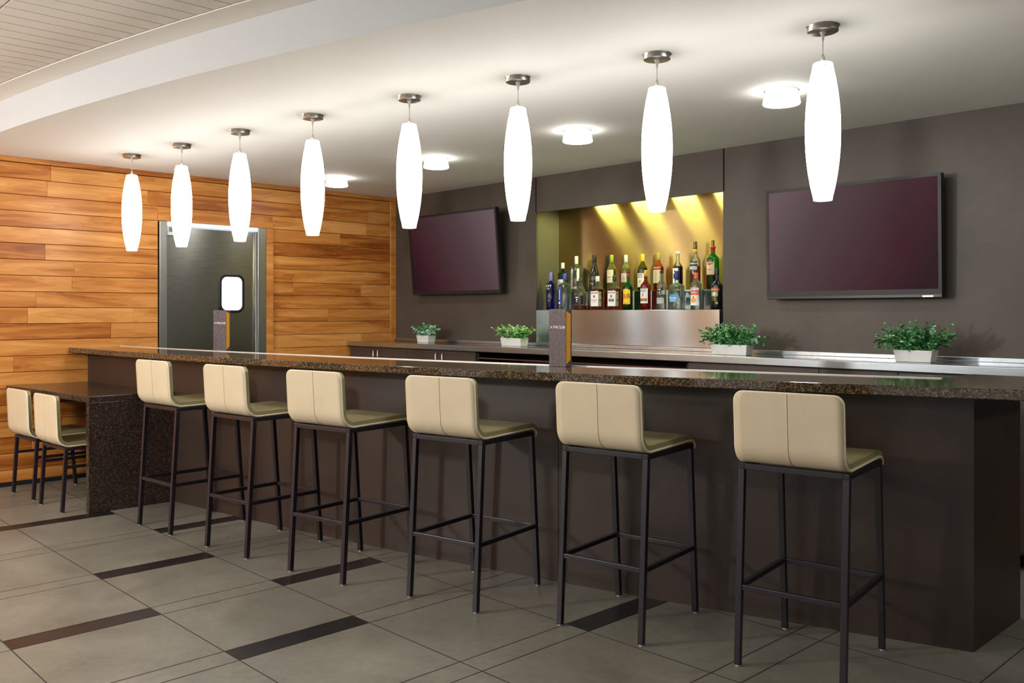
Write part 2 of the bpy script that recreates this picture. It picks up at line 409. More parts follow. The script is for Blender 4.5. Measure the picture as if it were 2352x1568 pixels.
# kitchen door
door = bpy.data.objects.new('door_1', None); C.objects.link(door); struct(door); door.location = (XL, 3.7, 0)
def dl(y): return y-3.7
mb = MB(); mb.box((-.10, dl(3.19), 0), (.022, dl(3.255), 2.149)); mb.box((-.10, dl(4.122), 0), (.022, dl(4.205), 2.149))
mb.build('door_frame', plain('satin_jamb_steel', (186, 186, 182), .3, 1), door, bevel=.003)
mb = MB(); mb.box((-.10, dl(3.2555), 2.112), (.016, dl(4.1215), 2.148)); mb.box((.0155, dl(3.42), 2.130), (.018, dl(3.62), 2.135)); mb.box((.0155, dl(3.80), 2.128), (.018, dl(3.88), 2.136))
mb.build('header_track', emis('glowing_header_metal', (216, 224, 240), .28), door, bevel=.002)  # solid white header bar; its brightness is painted in as emission
leaf = MB().box((-.05, dl(3.262), .01), (-.012, dl(4.085), 2.104)).build('door_leaf', M_door, door, bevel=.002)
MB().box((-.055, dl(4.089), .01), (-.002, dl(4.106), 2.11)).build('edge_strip', M_chrome, door, bevel=.002)
mb = MB(); mb.box((-.012, dl(3.262), 2.03), (.008, dl(3.33), 2.06)); mb.box((-.012, dl(3.262), 2.062), (.003, dl(3.28), 2.108)); mb.build('hinge', M_white_metal, door, bevel=.002)
def rrect(cy, cz, hw, hh, r, n=8):
    out = []
    for k_, (sx, sz) in enumerate(((1, 1), (-1, 1), (-1, -1), (1, -1))):
        for i in range(n+1):
            a = PI/2*(k_+i/n); out.append((cy+sx*(hw-r)+r*math.cos(a), cz+sz*(hh-r)+r*math.sin(a)))
    return out
wy, wz = dl(3.870), 1.527
A = rrect(wy, wz, .122, .176, .065); B = rrect(wy, wz, .101, .153, .05)
mb = MB(); n = len(A)
i0 = mb.add([(-.012, a, b) for a, b in A]); i1 = mb.add([(.006, a, b) for a, b in A]); i2 = mb.add([(.006, a, b) for a, b in B]); i3 = mb.add([(-.012, a, b) for a, b in B])
for i in range(n):
    j = (i+1) % n
    for p_, q_ in ((i0, i1), (i1, i2), (i2, i3)): mb.face((p_+i, p_+j, q_+j, q_+i), 0)
mb.build('window_gasket', M_rubber, door, bevel=.003)
mb = MB(); n0 = mb.add([(-.004, a, b) for a, b in B]); mb.face(list(range(n0, n0+n))); n1 = mb.add([(-.0115, a, b) for a, b in B]); mb.face(list(range(n1, n1+n))[::-1])
for i in range(n): mb.face((n0+i, n0+(i+1) % n, n1+(i+1) % n, n1+i))
mb.build('window_pane', M_pane, door)

struct(MB().box((3.2, -4, 0), (3.3, YB+.3, 2.8)).build('block_wall_right', M_wall))  # unseen wall added to block world light from the right
struct(MB().box((XL-.1, -4, ZC), (XL+.004, 1.62, 2.776)).build('wall_left_upper', M_ceil))
# back wall with the bottle niche
NX0, NX1, NZ1, NZ0, NY = -5.627, -3.688, 2.25, 1.03, 6.03
mb = MB()
mb.box((XL, YB, 0), (NX0-.012, YB+.10, ZC), 0)
mb.box((NX1+.012, YB, 0), (3.2, YB+.10, ZC), 0)
mb.box((NX0-.012, YB, NZ1), (NX0-.0121, YB+.1, NZ1+.001), 0)
mb.box((NX0, YB, NZ1), (NX1, YB+.03, ZC), 0)
mb.box((NX0-.012, YB, 0), (NX1+.012, YB+.1, NZ0), 0)
mb.box((NX0-.012, YB+.0305, 2.40), (NX1+.012, YB+.1, ZC), 1)
mb.box((NX0-.012, YB, NZ0), (NX0, YB+.02, NZ1), 0); mb.box((NX1, YB, NZ0), (NX1+.012, YB+.02, NZ1), 0)
mb.box((NX0-.012, YB+.03, NZ1), (NX0-.001, YB+.05, ZC), 1); mb.box((NX1+.001, YB+.03, NZ1), (NX1+.012, YB+.05, ZC), 1)
struct(mb.build('wall_back', [M_wall, M_blackmat]))
mb = MB()
mb.box((NX0-.02, NY, NZ0), (NX1+.02, NY+.02, 2.42), 0)
mb.box((NX0-.02, YB+.021, NZ0), (NX0, NY, 2.42), 1); mb.box((NX1, YB+.021, NZ0), (NX1+.02, NY, 2.42), 1)
mb.box((NX0, YB+.031, 2.40), (NX1, NY, 2.42), 1)
struct(mb.build('wall_niche', [M_niche, M_niche_side]))

# ceiling: dropped plaster ceiling with curved edge, upper ceiling with slatted panels
xs = lsp(XL, 3.2, 60)
out = [(x, fs(x)) for x in xs]+[(3.2, YB+.3), (XL, YB+.3)]
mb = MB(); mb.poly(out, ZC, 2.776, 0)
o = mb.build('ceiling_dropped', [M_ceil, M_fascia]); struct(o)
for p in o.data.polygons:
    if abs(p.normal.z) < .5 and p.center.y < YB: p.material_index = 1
fg = lambda x: fs(x)-.165
mb = MB(); mb.poly([(x, fg(x)) for x in xs]+[(x, fs(x)+.05) for x in xs[::-1]], 2.777, 2.80)
mb.box((XL, -4, 2.830), (3.2, 5, 2.85))
struct(mb.build('ceiling', [M_ceil]))
mb = MB(); x = -7.70
while x < 3.1:
    a, b = x+.0045, x+.127-.0045
    segs = [(-4, -1.25), (-1.24, 1.185), (1.195, None)]
    for y0, y1 in segs:
        ya = (y1 if y1 is not None else fg(a)-.012); yb_ = (y1 if y1 is not None else fg(b)-.012)
        if ya <= y0 or yb_ <= y0: continue
        mb.poly([(a, y0), (b, y0), (b, yb_), (a, ya)], 2.780, 2.80, 0)
    x += .127
mb.box((XL, -4, 2.805), (3.2, 5, 2.815), 1)
struct(mb.build('ceiling_slats', [M_slat, plain('slat_gap', (92, 88, 82), .9)]))

# ------------------------------------------------------------ bar
bar = thing('bar', 'long curved dark brown bar front below the speckled granite top', 'bar', (-4.5, 3.1, 0))
def L2(o, pts): return [(x-o.location.x, y-o.location.y) for x, y in pts]
seams = [XL+.002, -5.51, -3.07, -1.285]
for a, b in zip(seams[:-1], seams[1:]):
    a2 = a+.0015; b2 = b-(.0015 if b < -1.3 else 0)
    X_ = lsp(a2, b2, 26); MB().poly(L2(bar, [(x, fb(x)) for x in X_]+[(x, fb(x)+.02) for x in X_[::-1]]), .0, 1.029).build('front_panel', M_lam, bar)
X_ = lsp(XL+.002, -1.306, 60)
MB().poly(L2(bar, [(x, fb(x)+.0205) for x in X_]+[(x, fb(x)+.12) for x in X_[::-1]]), 0, 1.028).build('core', M_core, bar)
X_ = lsp(XL+.002, -1.47, 60)
MB().poly(L2(bar, [(x, fb(x)+.1205) for x in X_]+[(x, fb(x)+.135) for x in X_[::-1]]), .05, 1.026).build('steel_reflector_panel', M_steel, bar)  # unseen cladding added so the counter lip reflects bright steel
MB().poly(L2(bar, [(-1.305, fb(-1.305)+.021), (-1.285, fb(-1.285)+.0205), (-1.285, 4.36), (-1.305, 4.36)]), 0, 1.029).build('end_panel', M_lam, bar)
MB().poly(L2(bar, [(-1.46, fb(-1.46)+.14), (-1.307, fb(-1.31)+.14), (-1.307, 4.355), (-1.46, 4.355)]), 0, 1.028).build('return_panel', M_lam, bar)

tp = thing('granite_worktop', 'long polished speckled brown granite bar top with thick edge', 'counter', (-4.5, 3.1, 1.03))
X_ = lsp(XL+.002, -1.03, 90); Xi = lsp(-1.49, XL+.002, 80)
outl = [(x, fe(x)) for x in X_]+[(-1.03, 4.375), (-1.49, 4.375)]+[(x, fi(x)) for x in Xi]
MB().poly(L2(tp, outl), 0, .039).build('granite_slab', M_granite, tp, bevel=.003)
mb = MB()
Xs = lsp(XL+.004, -1.475, 80)
mb.poly(L2(tp, [(x, fi(x)+.0005) for x in Xs]+[(x, fi(x)+.020) for x in Xs[::-1]]), -.02, .043)
mb.build('steel_edge_strip', M_strip, tp)

mb = MB(); X_ = lsp(-2.0, -1.4905, 10)
mb.poly(L2(tp, [(x, fi(x)+.0205) for x in X_]+[(-1.4905, 4.372), (-1.70, 4.30)]), -.008, .030)
mb.build('drain_tray', M_steel, tp, bevel=.004)
rl = thing('speed_rail', 'narrow stainless bottle rail mounted behind the middle of the bar top', 'rail', (-4.2, 3.35, 1.0))
mb = MB(); X_ = lsp(-4.75, -3.2, 20)
mb.poly(L2(rl, [(x, fi(x)+.022) for x in X_]+[(x, fi(x)+.075) for x in X_[::-1]]), -.03, .068)
mb.build('rail_tray', M_chrome, rl, bevel=.003)

# low table with granite waterfall end, beside the bar
tb = thing('waterfall_table', 'low granite table with solid waterfall end at the left of the bar', 'table', (-7.0, 2.4, 0))
ft = lambda x: 2.0+(x-XL)*.088
X_ = lsp(XL+.002, -6.297, 12)
MB().poly(L2(tb, [(x, ft(x)) for x in X_]+[(x, fb(x)-.002) for x in X_[::-1]]), .745, .787).build('table_top', M_granite2, tb, bevel=.003)
MB().poly(L2(tb, [(-6.338, ft(-6.338)+.001), (-6.2975, ft(-6.2975)+.001), (-6.2975, fb(-6.2975)-.002), (-6.338, fb(-6.338)-.002)]), 0, .7445).build('end_panel', M_granite2, tb, bevel=.002)

# ------------------------------------------------------------ stools
def sheet(profile, hw, n0, n1, ny=14, m=0):
    """a curved slab along profile (y,z), half width hw(s); offset n0..n1 along the inner normal"""
    P = [Vector((0, y, z)) for y, z in profile]; mb = MB(); k = len(P); rows = []
    for i, p in enumerate(P):
        t = (P[min(i+1, k-1)]-P[max(i-1, 0)]).normalized(); nrm = Vector((0, -t.z, t.y))   # towards the sitter
        w = hw(i/(k-1)); rows.append((p+nrm*n0, p+nrm*n1, w))
    idx = []
    for a, b, w in rows:
        idx.append((mb.add([(w*(2*j/ny-1), a.y, a.z) for j in range(ny+1)]), mb.add([(w*(2*j/ny-1), b.y, b.z) for j in range(ny+1)])))
    for i in range(k-1):
        for j in range(ny):
            a, b = idx[i], idx[i+1]
            mb.face((a[0]+j, a[0]+j+1, b[0]+j+1, b[0]+j), m, None, True); mb.face((a[1]+j, b[1]+j, b[1]+j+1, a[1]+j+1), m, None, True)
        for j in (0, ny):
            a, b = idx[i], idx[i+1]; f_ = (a[0]+j, b[0]+j, b[1]+j, a[1]+j); mb.face(f_, m)
    for i in (0, k-1):
        a = idx[i]
        for j in range(ny): mb.face((a[0]+j, a[0]+j+1, a[1]+j+1, a[1]+j), m)
    return mb, rows
def shell_profile(zs, zt, yb=-.262, yf=.235, r=.085):
    pr = [(yb-.012, zt)]
    for i in range(1, 9): pr.append((yb-.012+.012*i/8, zt+(zs+r-zt)*i/8))
    for i in range(1, 9):
        a = PI/2*i/8; pr.append((yb+r-r*math.cos(a), zs+r-r*math.sin(a)))
    for i in range(1, 9): pr.append((yb+r+(yf-.045-yb-r)*i/8, zs+.006*i/8))
    for i in range(1, 7):
        a = PI/2*i/6*.95; pr.append((yf-.045+.045*math.sin(a), zs+.006-.045*(1-math.cos(a))))
    return pr
def make_stool(name, label, cat, group, zs, zt, foot, low=False):
    t = thing(name, label, cat, (0, 0, 0), 0, group)
    pr = shell_profile(zs, zt)
    HW = .205; tot = len(pr)-1; rc = .035
    lens = [0]
    for i in range(1, len(pr)): lens.append(lens[-1]+math.dist(pr[i], pr[i-1]))
    # finer rows at the rounded top corners
    fine = []
    for d in (0, .002, .006, .012, .020, .028):
        y = pr[0][0]+(pr[1][0]-pr[0][0])*(d/lens[1] if lens[1] > 0 else 0); fine.append((y, zt-d))
    pr2 = fine+[p for p in pr[1:] if p[1] < zt-.03 or p[0] > 0]
    ls = [0]
    for i in range(1, len(pr2)): ls.append(ls[-1]+math.dist(pr2[i], pr2[i-1]))
    def hwf(s):
        i = int(round(s*(len(pr2)-1))); d = ls[i]; e = ls[-1]-d
        w = HW
        for q_, r_ in ((d, rc), (e, .02)):
            if q_ < r_: w = min(w, HW-r_+math.sqrt(max(0, r_*r_-(r_-q_)**2)))
        return w
    mb, rows = sheet(pr2, hwf, 0, .010); sh = mb.build('outer_shell', M_shell, t, recalc=True)
    mb, rows2 = sheet(pr2, lambda s: hwf(s)-.003, .0102, .030); mb.build('seat_pad', M_seat, t, recalc=True)
    edge = [(-w, (a.y+b.y)/2, (a.z+b.z)/2) for a, b, w in rows]; edge2 = [(w, y, z_) for (_, y, z_), (a, b, w) in zip(edge, rows)]
    loop = edge+edge2[::-1]
    MB().tube(loop, .0045, 8, closed=True).build('piping', M_piping, t)
    sm = MB().tube([(0, a.y-.0002 if a.z > zs+.03 else a.y, a.z-.0006 if a.z < zs+.03 else a.z) for a, b, w in rows if a.z > zs+.004][:24], .0022, 6); sm.build('back_seam', M_shell, t)
    # frame
    fw = .024; ztop = zs-.012; legs = []
    yt0, yt1, yf0, yf1 = -.205, .195, -.250, .250
    if low: yt0, yt1, yf0, yf1 = -.200, .185, -.225, .225
    for sx in (-1, 1):
        for a, b in ((yt0, yf0), (yt1, yf1)):
            lg = MB().beam((sx*.198, b, .006), (sx*.198, a, ztop-.011), fw).build('leg', M_frame_metal, t, bevel=.002)
            MB().tube([(sx*.198, b, 0), (sx*.198, b, .006)], .010, 10).build('glide', M_cord, lg)
    mb = MB()
    for sx in (-1, 1): mb.beam((sx*.198, yt0-.012, ztop), (sx*.198, yt1+.012, ztop), fw, .022)
    mb.beam((-.186, yt0, ztop), (.186, yt0, ztop), fw, .022); mb.beam((-.186, yt1, ztop), (.186, yt1, ztop), fw, .022)
    mb.build('seat_frame', M_frame_metal, t, bevel=.002)
    def yl(a, b, z_): return b+(a-b)*z_/ztop
    yr, yq = yl(yt0, yf0, foot), yl(yt1, yf1, foot)
    bars = [((-.198, yr, foot), (-.198, yq, foot)), ((.198, yr, foot), (.198, yq, foot)), ((-.198, yq, foot), (.198, yq, foot))]
    if not low: bars.append(((-.198, yr, foot), (.198, yr, foot)))
    for a, b in bars:
        a, b = Vector(a), Vector(b); d = (b-a).normalized()*.0125
        MB().beam(a+d, b-d, .020, .020).build('footrest_rail', M_frame_metal, t, bevel=.002)
    return t
G = 'cream bar stools along the curved bar front'
ang = [8.8, 9.0, 10.8, 9.5, 6.0, 4.5]
pos = [(-1.7065, 3.277), (-2.482, 3.113), (-3.250, 2.886), (-4.010, 2.690), (-4.766, 2.589), (-5.563, 2.512)]
ordl = ['cream bar stool with dark metal legs, nearest the right end of the bar', 'cream bar stool with dark legs, second from the right end of the bar',
        'cream bar stool below the middle of the bar, fourth from the left', 'cream bar stool with dark legs, third from the left end of the bar',
        'cream bar stool with dark legs, second from the left end of the bar', 'cream bar stool with dark legs beside the granite waterfall table end']
s0 = make_stool('bar_stool', ordl[0], 'stool', G, .772, 1.052, .300)
for i in range(6):
    s = s0 if i == 0 else dup(s0)
    s.location = (pos[i][0], pos[i][1], 0); s.rotation_euler = (0, 0, math.radians(ang[i])); s['label'] = ordl[i]
c0 = make_stool('low_stool', 'low cream chair with dark legs at the granite table, next to its solid end', 'chair', 'low cream chairs at the granite table', .440, .787, .305, True)
c0.location = (-6.652, 2.222, 0); c0.rotation_euler = (0, 0, math.radians(2.5))
c1 = dup(c0); c1.location = (-7.237, 2.205, 0); c1.rotation_euler = (0, 0, math.radians(3.5)); c1['label'] = 'low cream chair with dark legs, leftmost, close to the wooden wall'

# ------------------------------------------------------------ pendants and downlights
PZ = ZC
def make_pendant():
    t = thing('pendant_lamp', '', 'lamp', (0, 0, PZ), 0, 'glowing white pendant lamps above the bar')
    MB().lathe([(.0, 0), (.069, 0), (.069, -.002), (.064, -.002), (.064, -.024), (.061, -.026), (0, -.026)][1:], 40, caps=True).build('canopy', M_nickel, t)
    MB().lathe([(.014, -.026), (.010, -.032), (.006, -.046), (.0045, -.062), (.003, -.064)], 16).build('strain_relief', M_cord, t)
    MB().tube([(0, 0, -.060), (.0005, 0, -.128)], .0022, 8).build('cord', M_cord, t)
    MB().lathe([(.003, -.120), (.007, -.126), (.009, -.138), (.009, -.150), (.006, -.152)], 16).build('socket_cap', M_nickel, t)
    ctrl = [(0, .041), (.10, .052), (.22, .063), (.36, .0705), (.50, .0725), (.64, .070), (.78, .062), (.90, .0505), (1, .0385)]
    def rad(s):
        for (a, ra), (b, rb_) in zip(ctrl[:-1], ctrl[1:]):
            if s <= b:
                i = ctrl.index((a, ra)); p0 = ctrl[max(i-1, 0)][1]; p3 = ctrl[min(i+2, len(ctrl)-1)][1]; u = (s-a)/(b-a)
                return .5*((2*ra)+(-p0+rb_)*u+(2*p0-5*ra+4*rb_-p3)*u*u+(-p0+3*ra-3*rb_+p3)*u**3)
        return ctrl[-1][1]
    z0, z1 = -.158, -.742
    prof = [(.006, z0+.004), (.030, z0+.003), (.038, z0)]+[(rad(s), z0-.004+(z1-z0+.004)*s) for s in [i/40 for i in range(41)]]
    prof += [(.0355, z1), (.0355, z1+.004), (.045, z1+.05)]
    sh = MB().lathe(prof, 48, caps=False).build('shade', M_shade, t)
    MB().tube([(-.040, -.006, z0-.024), (-.054, -.008, z0-.024)], .0022, 8).lathe([(.005, 0), (.005, .003)], 10, (-.054, -.008, z0-.0255)).build('thumbscrew', M_nickel, t)
    return t
plab = ['glowing white pendant lamp, farthest left, in front of the wooden wall', 'glowing white pendant lamp, second from left, overlapping the steel door top', 'glowing white pendant lamp, third from left, over the right of the steel door',
        'glowing white pendant lamp, fourth from left, right of the steel door', 'glowing white pendant lamp hanging at the corner of wood wall and left screen', 'glowing white pendant lamp between the left screen and the bottle niche',
        'glowing white pendant lamp hanging in front of the lit bottle niche', 'glowing white pendant lamp, nearest and largest, in front of the right screen']
ppos = [(-6.999, 2.681), (-6.316, 2.774), (-5.563, 2.842), (-4.823, 2.946), (-4.028, 3.083), (-3.316, 3.243), (-2.564, 3.425), (-1.821, 3.595)]
p0 = make_pendant()
for i, (x, y) in enumerate(ppos):
    p = p0 if i == 0 else dup(p0)
    p.location = (x, y, PZ); p['label'] = plab[i]; p.rotation_euler = (0, 0, [0.4, .7, .3, 1.0, 2.2, .4, 1.4, 2.0][i])
def make_down():
    t = thing('ceiling_light', '', 'lamp', (0, 0, ZC), 0, 'small round flush ceiling lights near the back wall')
    MB().lathe([(.094, -.0005), (.094, -.004), (.088, -.004)], 40).build('rim', M_chrome, t)
    MB().lathe([(.088, -.004), (.101, -.070), (.098, -.076), (.090, -.077), (.088, -.0765)], 40, caps=False).build('diffuser', M_dl, t)
    MB().lathe([(.0875, -.0745), (.0875, -.076), (.001, -.0765)], 40, caps=False).build('diffuser_base', M_dlb, t)
    return t
dlab = ['small round white ceiling light, farthest, half behind the fourth pendant', 'small round white ceiling light above the left screen', 'small round white ceiling light above the bottle niche', 'small round white ceiling light above the right screen, nearest']
dx = [-6.92, -5.50, -4.005, -2.507]
d0 = make_down()
for i, x in enumerate(dx):
    d = d0 if i == 0 else dup(d0)
    d.location = (x, 4.475, ZC); d['label'] = dlab[i]

# ------------------------------------------------------------ back counter and cabinets
bc = thing('back_counter', 'stainless steel back counter running along the dark wall', 'counter', (-3, 5.42, 1.02))
mb = MB(); o3 = lambda x, y: (x+3, y-5.42)
mb.box((XL+.001+3, 5.135-5.42, .0), (3.2+3, YB-.001-5.42, .038)); mb.build('worktop', M_steel_top, bc)
MB().box((XL+.001+3, 5.115-5.42, -.004), (3.2+3, 5.1345-5.42, .044)).build('front_lip', M_steel, bc, bevel=.004)
mb = MB(); mb.box((XL+.001+3, 5.706-5.42, .0385), (3.2+3, YB-.001-5.42, .064)); mb.build('rear_upstand', M_steel, bc, bevel=.002)

def cabinet(x0, x1, label, split, handles):
    cx = (x0+x1)/2; t = thing('cabinet', label, 'cabinet', (cx, 5.42, 0), 0, 'dark brown cabinets below the back counter')
    MB().box((x0-cx+.002, -.255, .08), (x1-cx-.002, .30, 1.015)).build('carcass', M_cab, t)
    e = [x0]+split+[x1]; doors = []
    for a, b in zip(e[:-1], e[1:]):
        d = MB().box((a-cx+.002, -.276, .10), (b-cx-.002, -.256, 1.008)).build('cabinet_door', M_cab, t, bevel=.001); doors.append((a, b, d))
    for h in handles:
        dd = [d for a, b, d in doors if a <= h <= b][0]; hx = h-cx
        pth = [(hx, -.276, .985), (hx, -.298, .985), (hx, -.306, .977), (hx, -.306, .86), (hx, -.298, .852), (hx, -.276, .852)]
        MB().tube(pth, .005, 8).build('handle', M_chrome, dd)
cabinet(-7.70, -6.757, 'dark brown cabinet under the back counter, against the wooden wall', [-7.225], [-7.262, -7.189])
cabinet(-6.757, -5.785, 'dark brown cabinet under the back counter, second from the wooden wall', [-6.252], [-6.298, -6.205])
cabinet(-3.586, -2.632, 'dark brown cabinet under the back counter, below the right of the niche', [], [])
cabinet(-2.632, -1.70, 'dark brown cabinet under the back counter, below the right screen', [-2.15], [])
cabinet(-1.70, -.7, 'dark brown cabinet under the back counter, at the right picture edge', [-1.2], [])
os_ = thing('open_shelf_unit', 'open dark shelf recess under the back counter, below the bottle niche', 'shelf', (-4.686, 5.42, 0))
mb = MB(); mb.box((-1.095, -.26, .05), (-1.075, .30, 1.0)); mb.box((1.075, -.26, .05), (1.095, .30, 1.0)); mb.box((-1.075, .28, .05), (1.075, .30, 1.0)); mb.box((-1.075, -.26, .05), (1.075, .28, .07))
mb.build('carcass', M_blackmat, os_)
MB().box((-1.074, -.255, .62), (1.074, .279, .64)).build('shelf_board', M_red, os_)
MB().box((-1.074, -.262, .955), (1.074, -.24, .965)).build('front_rail', M_red, os_)

# ------------------------------------------------------------ stepped steel bottle shelf in the niche
ds = thing('bottle_shelf', 'brushed stainless two-step bottle display in the lit niche', 'shelf', (-4.67, 5.88, 1.066))
x0, x1 = NX0+.003+4.67, -3.715+4.67
mb = MB(); mb.box((x0, 5.728-5.88, .020), (x1, 5.872-5.88, .308)); mb.build('lower_step', M_steel_b, ds, bevel=.002)
mb = MB(); mb.box((-5.545+4.67, 5.8725-5.88, .020), (x1+.01, NY-.002-5.88, .466)); mb.build('upper_step', M_steel_b, ds, bevel=.002)
Z1, Z2 = 1.375, 1.5325
# LED strip modules hidden behind the niche header
LG = 'led strip modules inside the niche top'
for i, xa in enumerate([-5.18, -4.77, -4.34, -3.93]):
    t = thing('led_strip', ['first', 'second', 'third', 'fourth'][i]+' small led strip from the left, hidden at the top of the niche', 'light', (xa, 5.93, 2.399), 0, LG)
    MB().box((-.125, -.012, -.010), (.125, .012, 0)).build('housing', M_white_metal, t)
    mb = MB()
    for k in range(9):
        X = -.10+k*.025; mb.box((X-.003, -.003, -.012), (X+.003, .003, -.0101))
        lamp('led_lamp', 'SPOT', (X, 0, -.016), 1.25, (.76, .88, .30), .002, (0, 0, 0), 150, .5, t)
    mb.build('led_chips', emis('led_chip', (240, 245, 150), 3), t)

# ------------------------------------------------------------ televisions
def screen_glow_mat(name, flip):  # switched-off screen; the maroon gradient is painted in as emission
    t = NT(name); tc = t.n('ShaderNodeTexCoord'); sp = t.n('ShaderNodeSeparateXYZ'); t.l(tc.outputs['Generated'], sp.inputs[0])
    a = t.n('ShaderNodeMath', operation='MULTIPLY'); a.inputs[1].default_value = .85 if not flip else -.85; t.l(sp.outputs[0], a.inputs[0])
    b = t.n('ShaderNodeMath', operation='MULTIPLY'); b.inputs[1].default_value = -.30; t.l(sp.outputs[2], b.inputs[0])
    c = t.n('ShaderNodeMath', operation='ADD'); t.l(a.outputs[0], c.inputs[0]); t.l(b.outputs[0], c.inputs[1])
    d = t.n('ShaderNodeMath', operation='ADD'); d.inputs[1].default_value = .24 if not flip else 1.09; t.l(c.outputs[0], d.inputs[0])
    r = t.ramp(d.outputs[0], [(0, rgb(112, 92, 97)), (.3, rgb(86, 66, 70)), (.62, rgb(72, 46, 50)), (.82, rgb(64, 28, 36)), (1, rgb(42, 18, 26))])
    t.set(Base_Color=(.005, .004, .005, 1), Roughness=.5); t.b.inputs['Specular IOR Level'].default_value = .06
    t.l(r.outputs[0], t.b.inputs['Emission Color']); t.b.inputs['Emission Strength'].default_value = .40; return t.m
def tv(name, label, cx, y, cz, w, h, tilt, flip, chin):
    t = thing(name, label, 'television', (cx, y, cz), 0, None); t.rotation_euler = (tilt, 0, 0)
    b = .020
    mb = MB(); mb.box((-w/2, 0, -h/2-chin), (w/2, .042, h/2)); mb.build('casing', M_black, t, bevel=.004)
    mb = MB()
    for a, c in (((-w/2, -.008, h/2-b), (w/2, -.0005, h/2)), ((-w/2, -.008, -h/2), (w/2, -.0005, -h/2+b*1.6)), ((-w/2, -.008, -h/2+b*1.6), (-w/2+b, -.0005, h/2-b)), ((w/2-b, -.008, -h/2+b*1.6), (w/2, -.0005, h/2-b))): mb.box(a, c)
    bz = mb.build('bezel', M_bezel, t)
    MB().box((-w/2+b, -.004, -h/2+b*1.6), (w/2-b, -.0006, h/2-b)).build('screen', screen_glow_mat('screen_off_'+('left' if flip else 'right'), flip), t)
    if chin > .005:
        MB().box((w*.40, -.001, -h/2-chin*.8), (w*.455, -.0004, -h/2-chin*.35)).build('badge', M_nickel, t)
    mb = MB(); mb.box((-.20, .0425, -.2), (.20, .06, .2)); mb.box((-.1, .06, -.1), (.1, YB-y-.012, .1)); mb.build('wall_mount', M_blackmat, t)
    return t
tv('television', 'large wall mounted screen at the right with a painted dark maroon glow', -2.678, 5.630, 1.832, 1.178, .735, math.radians(1.2), False, .022)
tv('television', 'smaller wall mounted screen left of the niche with a painted dark maroon glow', -6.636, 5.60, 1.925, 1.310, .790, math.radians(5), True, .003)

# ------------------------------------------------------------ menu holders
def menu():
    t = thing('menu_holder', '', 'menu', (0, 0, 1.0695), 0, None)
    w, d, h = .120, .046, .300
    MB().box((-w/2, -d/2, 0), (w/2, d/2, h)).build('cover', M_leather, t, bevel=.0012)
    x = w/2+.0006
    mb = MB(); n = mb.add([(x, -d/2+.003, .012), (x, d/2-.010, .036), (x, d/2-.010, h-.026), (x, -d/2+.003, h-.010)]); mb.face((n, n+1, n+2, n+3))
    n = mb.add([(x-.0004, -d/2+.003, .012), (x-.0004, d/2-.010, .036), (x-.0004, d/2-.010, h-.026), (x-.0004, -d/2+.003, h-.010)]); mb.face((n+3, n+2, n+1, n))
    mb.build('gold_side', M_gold, t, recalc=False)['label'] = 'gold side panel'
    t2 = text_mb('THE CLUB', .0185, lambda u, v: (u+.011, -d/2-.0007, .205+v), bold=.0002)
    n = t2.add([(-.052, -d/2-.0007, .2125), (-.034, -d/2-.0007, .2055), (-.052, -d/2-.0007, .1965), (-.049, -d/2-.0007, .2000), (-.0415, -d/2-.0007, .2050), (-.050, -d/2-.0007, .2090)])
    t2.face((n, n+1, n+4, n+5)); t2.face((n+1, n+2, n+3, n+4))
    t2.build('lettering', M_white, t, recalc=False)
    return t
m0 = menu(); m0.location = (-3.200, 3.440, 1.0695); m0.rotation_euler = (0, 0, 0); m0['label'] = 'tall dark THE CLUB menu stand on the bar in front of the bottle niche'; m0['group'] = 'dark menu stands on the bar top'
m1 = dup(m0); m1.location = (-6.20, 3.045-.02, 1.0695); m1.rotation_euler = (0, 0, math.radians(22)); m1['label'] = 'tall dark THE CLUB menu stand on the bar in front of the steel door'

